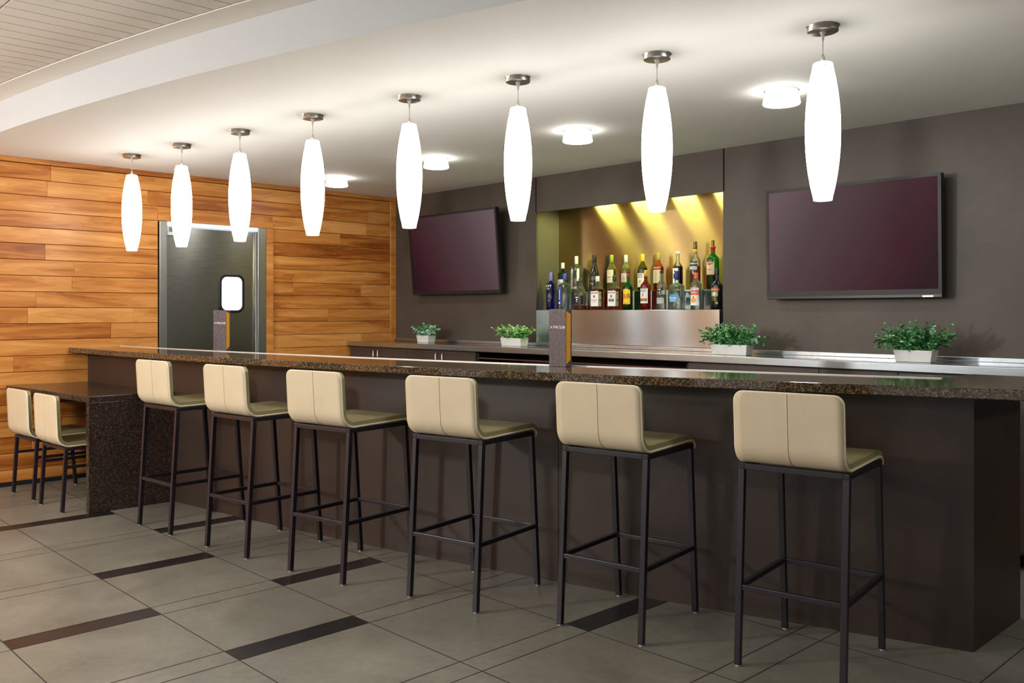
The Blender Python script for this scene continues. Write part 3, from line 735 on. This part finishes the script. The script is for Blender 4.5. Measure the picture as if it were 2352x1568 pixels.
# ------------------------------------------------------------ planters
def planter(cx, cy, w, spread, hgt, seed, label, nst, tone):
    rn = random.Random(seed); z = 1.0585; t = thing('potted_plant', label, 'plant', (cx, cy, z), 0, 'white planters of green foliage on the back counter')
    d = .10; h = .070
    mb = MB(); T = .012
    # hollow tapered pot
    o_ = [(-w/2+T, -d/2+.008), (w/2-T, -d/2+.008), (w/2-T, d/2-.008), (-w/2+T, d/2-.008)]; p_ = [(-w/2, -d/2), (w/2, -d/2), (w/2, d/2), (-w/2, d/2)]
    q_ = [(-w/2+.008, -d/2+.008), (w/2-.008, -d/2+.008), (w/2-.008, d/2-.008), (-w/2+.008, d/2-.008)]
    n = mb.add([(x, y, 0) for x, y in o_]+[(x, y, h) for x, y in p_]+[(x, y, h) for x, y in q_]+[(x, y, h-.012) for x, y in q_])
    mb.face((n+3, n+2, n+1, n)); mb.face((n+12, n+13, n+14, n+15))
    for k in range(3):
        for i in range(4): j = (i+1) % 4; mb.face((n+4*k+i, n+4*k+j, n+4*k+4+j, n+4*k+4+i))
    mb.build('pot', M_marble, t, bevel=.0025)
    MB().box((-w/2+.009, -d/2+.009, h-.0118), (w/2-.009, d/2-.009, h-.006)).build('moss', M_soil, t)
    st = MB(); lf = MB()
    for s in range(nst):
        bx = rn.uniform(-w*.42, w*.42); by = rn.uniform(-.035, .035)
        side = bx/(w*.42); a = rn.gauss(side*1.0, .55); fwd = rn.gauss(-.25, .55)
        L = rn.uniform(.62, 1.05)*hgt*1.25*(1+.30*abs(a)); pts = []; p = Vector((bx, by, h-.008)); dr = Vector((math.sin(a)*.9, fwd*.55, 1)).normalized()
        n_ = 11
        droop = rn.uniform(.0, .07)*(1+1.6*abs(a))
        for i in range(n_):
            pts.append(p.copy()); p = p+dr*(L/(n_-1)); dr = (dr+Vector((math.copysign(.05, a)*abs(a), fwd*.04, -droop*.8))).normalized()
            p.x = max(-spread/2, min(spread/2, p.x))
            if p.y > d/2+.02: p.y = d/2+.02
            p.y = max(p.y, -.16)
            if p.z < .012: p.z = .012
        st.tube(pts, [.0016*(1-.6*i/(n_-1)) for i in range(n_)], 5)
        base = tone[rn.randrange(len(tone))]
        for i in range(1, n_):
            for sd in (0, 1):
                for rep in (0, 1):
                    u = rn.random()*.8; c = pts[i-1].lerp(pts[i], u); th = rn.uniform(0, 2*PI)+sd*PI
                    r = rn.uniform(.0085, .0140)*(1.1-.5*i/n_)
                    outd = Vector((math.cos(th), math.sin(th), rn.uniform(-.1, .7))).normalized(); upv = Vector((0, 0, 1)) if rn.random() < .5 else Vector((rn.uniform(-1, 1), rn.uniform(-1, 1), .6)).normalized()
                    sdv = outd.cross(upv).normalized(); c = c+outd*r*1.05
                    nrm = outd.cross(sdv).normalized()
                    ring = [c+outd*(r*1.12*math.cos(2*PI*k/7))+sdv*(r*.92*math.sin(2*PI*k/7))+nrm*(r*.18*(math.cos(2*PI*k/7)**2)) for k in range(7)]
                    ring = [Vector((q3.x, min(q3.y, YB-cy-.004), max(q3.z, .002))) for q3 in ring]
                    k0 = lf.add(ring); j = rn.uniform(.72, 1.25); cc = rgb(*base); lf.face([k0+k for k in range(7)], 0, (cc[0]*j, cc[1]*j, cc[2]*j, 1))
    st.build('stems', M_stem, t); lf.build('foliage', M_leaf, t, recalc=False)
mint = [(124, 190, 134), (170, 220, 178), (92, 162, 100), (204, 236, 210)]; deep = [(84, 162, 92), (122, 190, 128), (60, 130, 70), (170, 216, 178)]; lime = [(140, 200, 108), (108, 172, 84), (178, 222, 140), (202, 234, 184)]
planter(-6.935, 5.515, .19, .34, .105, 11, 'small pale green plant in a white pot, leftmost, below the left screen', 46, mint)
planter(-5.660, 5.49, .262, .37, .105, 12, 'light green bushy plant in a white trough just left of the bottle niche', 66, lime)
planter(-3.420, 5.43, .292, .48, .125, 13, 'dark green spreading plant in a white trough right of the menu stand', 86, deep)
planter(-2.165, 5.43, .228, .40, .145, 14, 'green plant in a white trough below the right screen, rightmost', 76, deep)

# ------------------------------------------------------------ bottles
GL = {}
def gl(name, c, rough=.02):
    if name not in GL: GL[name] = glass(name, c, rough)
    return GL[name]
def pm(name, c, rough=.4, metal=0):
    if name not in GL: GL[name] = plain(name, c, rough, metal)
    return GL[name]
CLEAR = lambda: gl('clear_glass', (236, 242, 238))
def bottle(label, x, y, z, H, r, sh, nr, gm, cap, liquid=None, labels=(), p=2.0, neck=None, prof=None, group='', capname='cap', rot=0, extra=None):
    """sh: height where the shoulder starts; cap: (z0, material, radius); liquid: (level, material)"""
    t = thing('bottle', label, 'bottle', (x, y, z), rot, group)
    cz = cap[0]; ne = neck or (sh+(cz-sh)*.55)
    if prof is None:
        prof = [(r*.80, .0), (r*.97, .003), (r, .010), (r, sh)]
        for i in range(1, 8):
            u = i/7; s_ = u*u*(3-2*u); prof.append((r+(nr-r)*s_, sh+(ne-sh)*u))
        prof += [(nr, cz+.004), (nr*.9, cz+.006)]
    MB().lathe(prof, 28, p=p).build('glass_body', gm, t)
    if liquid:
        lv, lm = liquid; ip = []
        for (ra, za), (rb_, zb) in zip(prof[:-1], prof[1:]):
            if za < lv:
                ip.append((ra, max(za, .006)))
                if zb >= lv: ip.append((ra+(rb_-ra)*(lv-za)/(zb-za+1e-9), lv)); break
        ip = [(max(a-.0026, .002), b) for a, b in ip if b >= .003]
        MB().lathe(ip, 24, p=p).build('liquid', lm, t)
    cr = cap[2] if len(cap) > 2 else nr*1.12
    cb = MB().lathe([(cr*.96, cz), (cr, cz+.002), (cr*.97, H-.003), (cr*.85, H)], 20).build(capname, cap[1], t)
    if extra: extra(t, nr)
    for i, lb in enumerate(labels):
        z0, z1, ac, hw, m = lb[:5]; texts = lb[5] if len(lb) > 5 else []
        rr = lambda z_: max([a+(b-a)*((z_-za)/(zb-za) if zb > za else 0) for (a, za), (b, zb) in zip(prof[:-1], prof[1:]) if za <= z_ <= zb] or [r])
        def P(th, z_, off=.0008): q = rr(z_)*shp(th, p)+off; return (q*math.cos(th), q*math.sin(th), z_)
        mb = MB(); N = 14; A = math.radians(ac); Hh = math.radians(hw); Nz = 3; arch = lb[6] if len(lb) > 6 else 0
        rows = []
        for k in range(Nz+1):
            rows.append(mb.add([P(A-Hh+2*Hh*j/N, z0+(z1-z0)*k/Nz+(arch*(1-(2*j/N-1)**2) if k == Nz else 0)) for j in range(N+1)]))
        for k in range(Nz):
            for j in range(N): mb.face((rows[k]+j, rows[k]+j+1, rows[k+1]+j+1, rows[k+1]+j), 0, None, True)
        lo = mb.build('label' if i == 0 else 'label_band', m, t, recalc=False)
        for tx in texts:
            s, size, zc, mm = tx[:4]; vert = len(tx) > 4 and tx[4] == 'v'
            rad_ = rr(zc)
            if vert: fn = lambda u, v: P(A+v/rad_, zc+u, .0014)
            else: fn = lambda u, v: P(A+u/rad_, zc+v, .0014)
            if s == '*dot':
                b_ = MB(); rings = [b_.add([P(A+(size*q2*math.cos(q*PI/10))/rad_, zc+size*q2*math.sin(q*PI/10), .0013) for q in range(20)]) for q2 in (.02, .35, .7, 1)]
                for ra_, rb2 in zip(rings[:-1], rings[1:]):
                    for q in range(20): b_.face((ra_+q, ra_+(q+1) % 20, rb2+(q+1) % 20, rb2+q))
                b_.build('emblem', mm, lo, recalc=False)
            elif s == '*bar':
                b_ = MB(); w_ = tx[4]; K = 8
                n_ = b_.add([P(A+w_*(2*q/K-1)/rad_, zc+sg*size, .0012) for sg in (-1, 1) for q in range(K+1)])
                for q in range(K): b_.face((n_+q, n_+q+1, n_+K+1+q+1, n_+K+1+q))
                b_.build('printed_band', mm, lo, recalc=False)
            else: text_mb(s, size, fn, bold=size*.012, space=.95).build('lettering', mm, lo, recalc=False)
    return t
INKK = pm('black_ink', (20, 18, 20)); INKR = pm('red_ink', (190, 34, 34)); INKW = M_white; INKG = pm('gold_ink', (190, 150, 70), .35, .4); INKB = pm('blue_ink', (30, 50, 140))
PAPER = pm('label_paper', (244, 245, 240), .6); CREAM = pm('cream_label', (226, 214, 180), .6)
AMBER = gl('amber_spirit', (232, 120, 44)); AMBER2 = gl('deep_amber_spirit', (222, 106, 44))
FG = 'bottles on the lower step of the display'; BG = 'bottles on the upper step of the display'
CA = -86  # labels face the bar
YF_, YR_ = 5.800, 5.945
# lower step, left to right
bottle('slim cobalt blue bottle with a periwinkle cap, leftmost on the lower step', -5.513, YF_, Z1, .336, .039, .232, .014, gl('cobalt_glass', (60, 84, 220)), (.262, pm('periwinkle_cap', (112, 112, 205))), (.22, gl('blue_spirit', (60, 80, 200))),
       [(.196, .236, CA, 46, gl('cobalt_glass', (60, 84, 220)), [('SKYY', .030, .212, INKW), ('VODKA', .011, .188, INKW)])], group=FG)
bottle('clear bottle with violet cap and vertical blue label on the lower step', -5.342, YF_, Z1, .320, .047, .222, .015, CLEAR(), (.262, pm('violet_cap', (70, 62, 190))), (.20, gl('clear_spirit', (240, 245, 248))),
       [(.045, .205, CA-28, 26, pm('blue_label', (44, 78, 160)), [('*bar', .045, .135, INKW, .0035), ('*dot', .010, .062, INKW)])], p=4, group=FG)
bell = [(.044, 0), (.052, .004), (.053, .012), (.053, .128), (.050, .140), (.036, .160), (.024, .190), (.018, .215), (.0165, .240), (.0165, .262)]
bottle('squat clear bell-shaped bottle of dark rum with a black label', -5.156, YF_, Z1, .272, .053, .13, .0165, CLEAR(), (.236, pm('smoke_cap', (60, 56, 52)), .0185), (.038, AMBER),
       [(.048, .124, CA, 58, INKK, [('*bar', .004, .108, INKW, .016), ('*dot', .0075, .090, INKW), ('*bar', .0012, .076, INKW, .012), ('*bar', .006, .068, INKW, .0015)])], p=4, prof=bell, group=FG)
for nm, x, capm, kind in (('square bourbon bottle with white cap and white label, red round seal', -4.965, pm('white_cap', (226, 226, 222)), 'BOURBON'), ('square whiskey bottle with dark green cap and white label, green band', -4.779, pm('dark_green_cap', (26, 48, 40)), 'RYE')):
    tx = [('JIM BEAM', .0165, .142, INKK), ('*dot', .011, .113, INKR), ('0', .013, .113, INKW)]
    if kind == 'RYE': tx += [('*bar', .011, .080, pm('label_green', (34, 66, 48)), .024), ('RYE', .017, .080, INKW)]
    else: tx += [('BOURBON', .0125, .082, INKR), ('WHISKEY', .008, .066, INKK)]
    bottle(nm, x, YF_, Z1, .286, .047, .170, .0155, gl('clear_glass', (236, 242, 238)), (.240, capm), (.178, AMBER2),
           [(.030, .158, CA, 44, PAPER, tx), (.030, .152, CA+62, 16, pm('side_label', (176, 182, 150), .6), [('*dot', .006, .13, INKK), ('*bar', .006, .08, INKK, .006)])], p=5, neck=.205, group=FG)
bottle('bright green bottle with a yellow label and large red letters', -4.635, YF_, Z1, .322, .0395, .190, .0125, gl('bright_green_glass', (40, 170, 60)), (.300, pm('brown_cap', (70, 40, 24)), .011), (.19, gl('green_spirit', (70, 170, 70))),
       [(.046, .160, CA, 60, pm('yellow_label', (244, 212, 40), .5), [('J&B', .058, .108, INKR), ('RARE', .010, .052, INKK)], .012)], neck=.232, group=FG,
       extra=lambda t, nr: MB().lathe([(nr+.0008, .272), (nr+.0018, .276), (nr+.0018, .298), (nr+.0008, .300)], 16).build('neck_collar', pm('red_collar', (176, 40, 36)), t))
bottle('amber spiced rum bottle with gold cap and white picture label', -4.454, YF_, Z1, .320, .042, .192, .014, gl('amber_glass', (196, 96, 40)), (.278, pm('gold_cap', (206, 166, 70), .35, .3)), (.16, AMBER2),
       [(.052, .172, CA, 56, PAPER, [('CAPTAIN', .012, .166, INKK), ('Morgan', .018, .152, INKK), ('*bar', .016, .120, INKR, .004), ('*bar', .012, .080, pm('tan_hill', (160, 112, 56)), .034)])], group=FG,
       extra=lambda t, nr: MB().lathe([(nr*1.14, .268), (nr*1.16, .270), (nr*1.14, .2775)], 16).build('neck_collar', pm('orange_collar', (222, 104, 40)), t))
bottle('slim clear bottle with black cap and grey label on the lower step', -4.296, YF_, Z1, .311, .0385, .190, .014, CLEAR(), (.290, pm('black_cap', (24, 22, 22))), (.12, gl('clear_spirit', (240, 245, 248))),
       [(.048, .094, CA, 60, pm('grey_label', (190, 190, 186), .5), [('*bar', .0012, .082, INKK, .014)]), (.150, .172, CA, 44, INKK, [('*bar', .0025, .161, INKW, .013)])], group=FG)
bottle('wide clear tequila bottle with navy neck seal and sky blue label', -4.149, YF_, Z1, .303, .051, .186, .016, CLEAR(), (.232, pm('navy_cap', (36, 42, 110))), (.15, gl('clear_spirit', (240, 245, 248))),
       [(.060, .118, CA-8, 46, pm('sky_label', (56, 166, 216), .5), [('Sauza', .030, .092, INKW), ('*bar', .0018, .070, INKW, .024)]), (.10, .20, CA+66, 12, pm('silver_strip', (176, 178, 188), .3, .6))], p=3.4, group=FG)
bottle('clear flavoured vodka bottle with an orange and white fruit label', -3.969, YF_, Z1, .308, .0425, .190, .0145, CLEAR(), (.288, pm('black_cap', (24, 22, 22))), (.15, gl('clear_spirit', (240, 245, 248))),
       [(.032, .168, CA, 56, PAPER, [('SMIRNOFF', .0115, .159, INKB), ('*bar', .019, .130, pm('orange_ink', (236, 92, 44)), .040), ('ORANGE', .016, .130, INKW), ('*dot', .021, .072, pm('fruit_orange', (246, 164, 48))), ('*dot', .006, .098, pm('leaf_ink', (60, 130, 60)))]),
        (.240, .284, CA, 70, pm('orange_neck_label', (232, 110, 62), .5))], group=FG, neck=.236)
bottle('black cream liqueur bottle with an orange arched label, rightmost lower', -3.782, YF_, Z1, .310, .045, .178, .015, pm('black_bottle_glass', (18, 15, 24), .12), (.262, pm('black_foil', (22, 20, 26), .3), .0165), None,
       [(.140, .158, CA, 50, pm('baileys_orange', (176, 78, 34)), [('BAILEYS', .017, .149, pm('cream_ink', (230, 214, 170)))], .008), (.098, .134, CA, 36, pm('oval_field', (150, 168, 120)), [('*dot', .012, .116, pm('cream_ink', (230, 214, 170)))]),
        (.060, .092, CA, 36, pm('black_bottle_glass', (18, 15, 24), .12), [('ORIGINAL', .010, .084, INKG), ('IRISH CREAM', .008, .070, INKG)]), (.040, .058, CA+24, 12, pm('lime_dot', (140, 180, 70)))], group=FG, neck=.225)
# upper step
bottle('green gin bottle with white cap, white label and a red wax seal', -5.500, YR_, Z2, .269, .046, .170, .0145, gl('gin_green_glass', (40, 160, 90)), (.216, pm('white_cap', (226, 226, 222)), .0165), None,
       [(.030, .118, CA, 52, PAPER, [('*bar', .0015, .090, INKK, .018), ('*bar', .001, .075, INKR, .014)]), (.132, .158, CA-34, 18, INKR)], group=BG, neck=.198)
bottle('tall clear broad-shouldered bottle with a white cap on the upper step', -5.335, YR_, Z2, .321, .050, .222, .0155, CLEAR(), (.250, pm('ivory_cap', (222, 222, 206)), .0165), (.19, gl('clear_spirit', (240, 245, 248))),
       [(.05, .19, CA-14, 12, pm('frost_label', (204, 212, 196), .6), [('NEW AMSTERDAM', .012, .120, INKK, 'v')]), (.028, .048, CA, 40, pm('pink_band', (222, 186, 176), .6)), (.10, .21, CA+54, 13, PAPER)], p=4, group=BG, neck=.246)
chp = [(.040, 0), (.0445, .004), (.045, .012), (.045, .120), (.043, .145), (.036, .180), (.026, .215), (.019, .245), (.0165, .270), (.0165, .292), (.014, .296)]
bottle('dark champagne bottle with black foil and gold script', -5.124, YR_, Z2, .323, .045, .12, .0165, pm('dark_olive_glass', (34, 32, 22), .1), (.262, pm('black_foil', (22, 20, 26), .3), .0185), None,
       [(.040, .100, CA, 48, pm('black_label', (16, 14, 14), .4), [('fre', .034, .072, INKG)])], prof=chp, group=BG)
wine = lambda H, r: None
for (lab, x, H, r, gm, capm, liq, lm, texts, lz) in (
    ('pale white wine bottle with lime green foil and cream label', -4.929, .312, .040, gl('pale_wine_glass', (220, 224, 170)), pm('lime_foil', (140, 170, 50), .3), gl('pale_wine', (230, 210, 120)), CREAM, [('*bar', .0028, .122, INKK, .016), ('*bar', .001, .100, INKK, .012)], (.075, .185)),
    ('pale wine bottle with white foil and a blush cream label', -4.774, .306, .039, gl('pale_wine_glass', (220, 224, 170)), pm('white_foil', (216, 222, 218), .3), gl('pale_wine', (230, 210, 120)), pm('blush_label', (226, 204, 186), .6), [('*bar', .0015, .118, INKR, .010), ('*bar', .0010, .100, INKR, .012)], (.075, .150)),
    ('olive wine bottle with bright yellow foil and a white label', -4.598, .306, .0405, gl('olive_wine_glass', (160, 164, 60)), pm('yellow_foil', (240, 196, 30), .35), gl('olive_wine', (150, 140, 40)), PAPER, [('HONEY', .016, .132, INKK), ('MOON', .016, .114, INKK), ('*dot', .012, .075, pm('amber_print', (236, 176, 50)))], (.030, .145)),
    ('rosé wine bottle with gold-green foil and a tall cream label', -4.434, .309, .042, gl('rose_glass', (232, 150, 110)), pm('olive_gold_foil', (186, 176, 84), .3, .3), gl('rose_wine', (226, 90, 50)), CREAM, [('*bar', .002, .172, INKR, .018), ('*bar', .0012, .150, INKG, .012), ('*bar', .0012, .135, INKG, .014)], (.060, .190))):
    bottle(lab, x, YR_, Z2, H, r, H*.58, .0145, gm, (H-.062, capm, .0155), (H*.62, liq), [(lz[0], lz[1], CA, 56, lm, texts)], group=BG, neck=H*.80)
bottle('tall liqueur bottle with white cap, clear neck and dark contents', -4.244, YR_, Z2, .308, .040, .178, .0145, CLEAR(), (.288, pm('white_cap', (226, 226, 222)), .0165), (.192, pm('dark_liqueur', (22, 12, 10), .1)),
       [(.03, .175, CA-6, 40, PAPER, [('*dot', .008, .150, INKR), ('*bar', .02, .11, INKB, .014)])], group=BG, neck=.235)
def pourer(col, rr_=.010):
    def fn(t, nr):
        pass
    return fn
bottle('tall red aperitif bottle with a gold pourer top and black label band', -4.078, YR_, Z2, .380, .0415, .222, .0145, CLEAR(), (.318, pm('bronze_pourer', (120, 98, 50), .3, .6), .0155), (.186, gl('red_aperitif', (220, 24, 34))),
       [(.186, .222, CA, 56, INKK, [('CAMPARI', .022, .204, INKW)]), (.158, .184, CA, 50, pm('ice_label', (190, 206, 206), .5))], group=BG, neck=.290,
       extra=lambda t, nr: MB().lathe([(nr+.0010, .286), (nr+.0024, .290), (nr+.0024, .317), (nr+.001, .3178)], 16).build('neck_foil', pm('gold_foil', (196, 160, 80), .35, .3), t))
bottle('large green vermouth bottle with red neck and round-topped cream label', -3.915, YR_, Z2, .381, .0485, .232, .0145, gl('vermouth_green', (40, 176, 84)), (.330, pm('bronze_pourer', (120, 98, 50), .3, .6), .0125), (.125, pm('dark_vermouth', (20, 10, 16), .12)),
       [(.112, .236, CA-4, 46, pm('vermouth_label', (222, 196, 160), .6), [('*dot', .020, .206, INKR), ('*bar', .010, .204, INKK, .030), ('MARTINI', .0165, .204, INKW), ('ROSSO', .013, .150, INKR)], .022)], group=BG, neck=.288,
       extra=lambda t, nr: MB().lathe([(nr+.0010, .288), (nr+.0022, .290), (nr+.0022, .317), (nr+.008, .319), (nr+.008, .331), (nr+.001, .333)], 16).build('neck_foil', pm('red_foil', (196, 50, 66), .35), t))
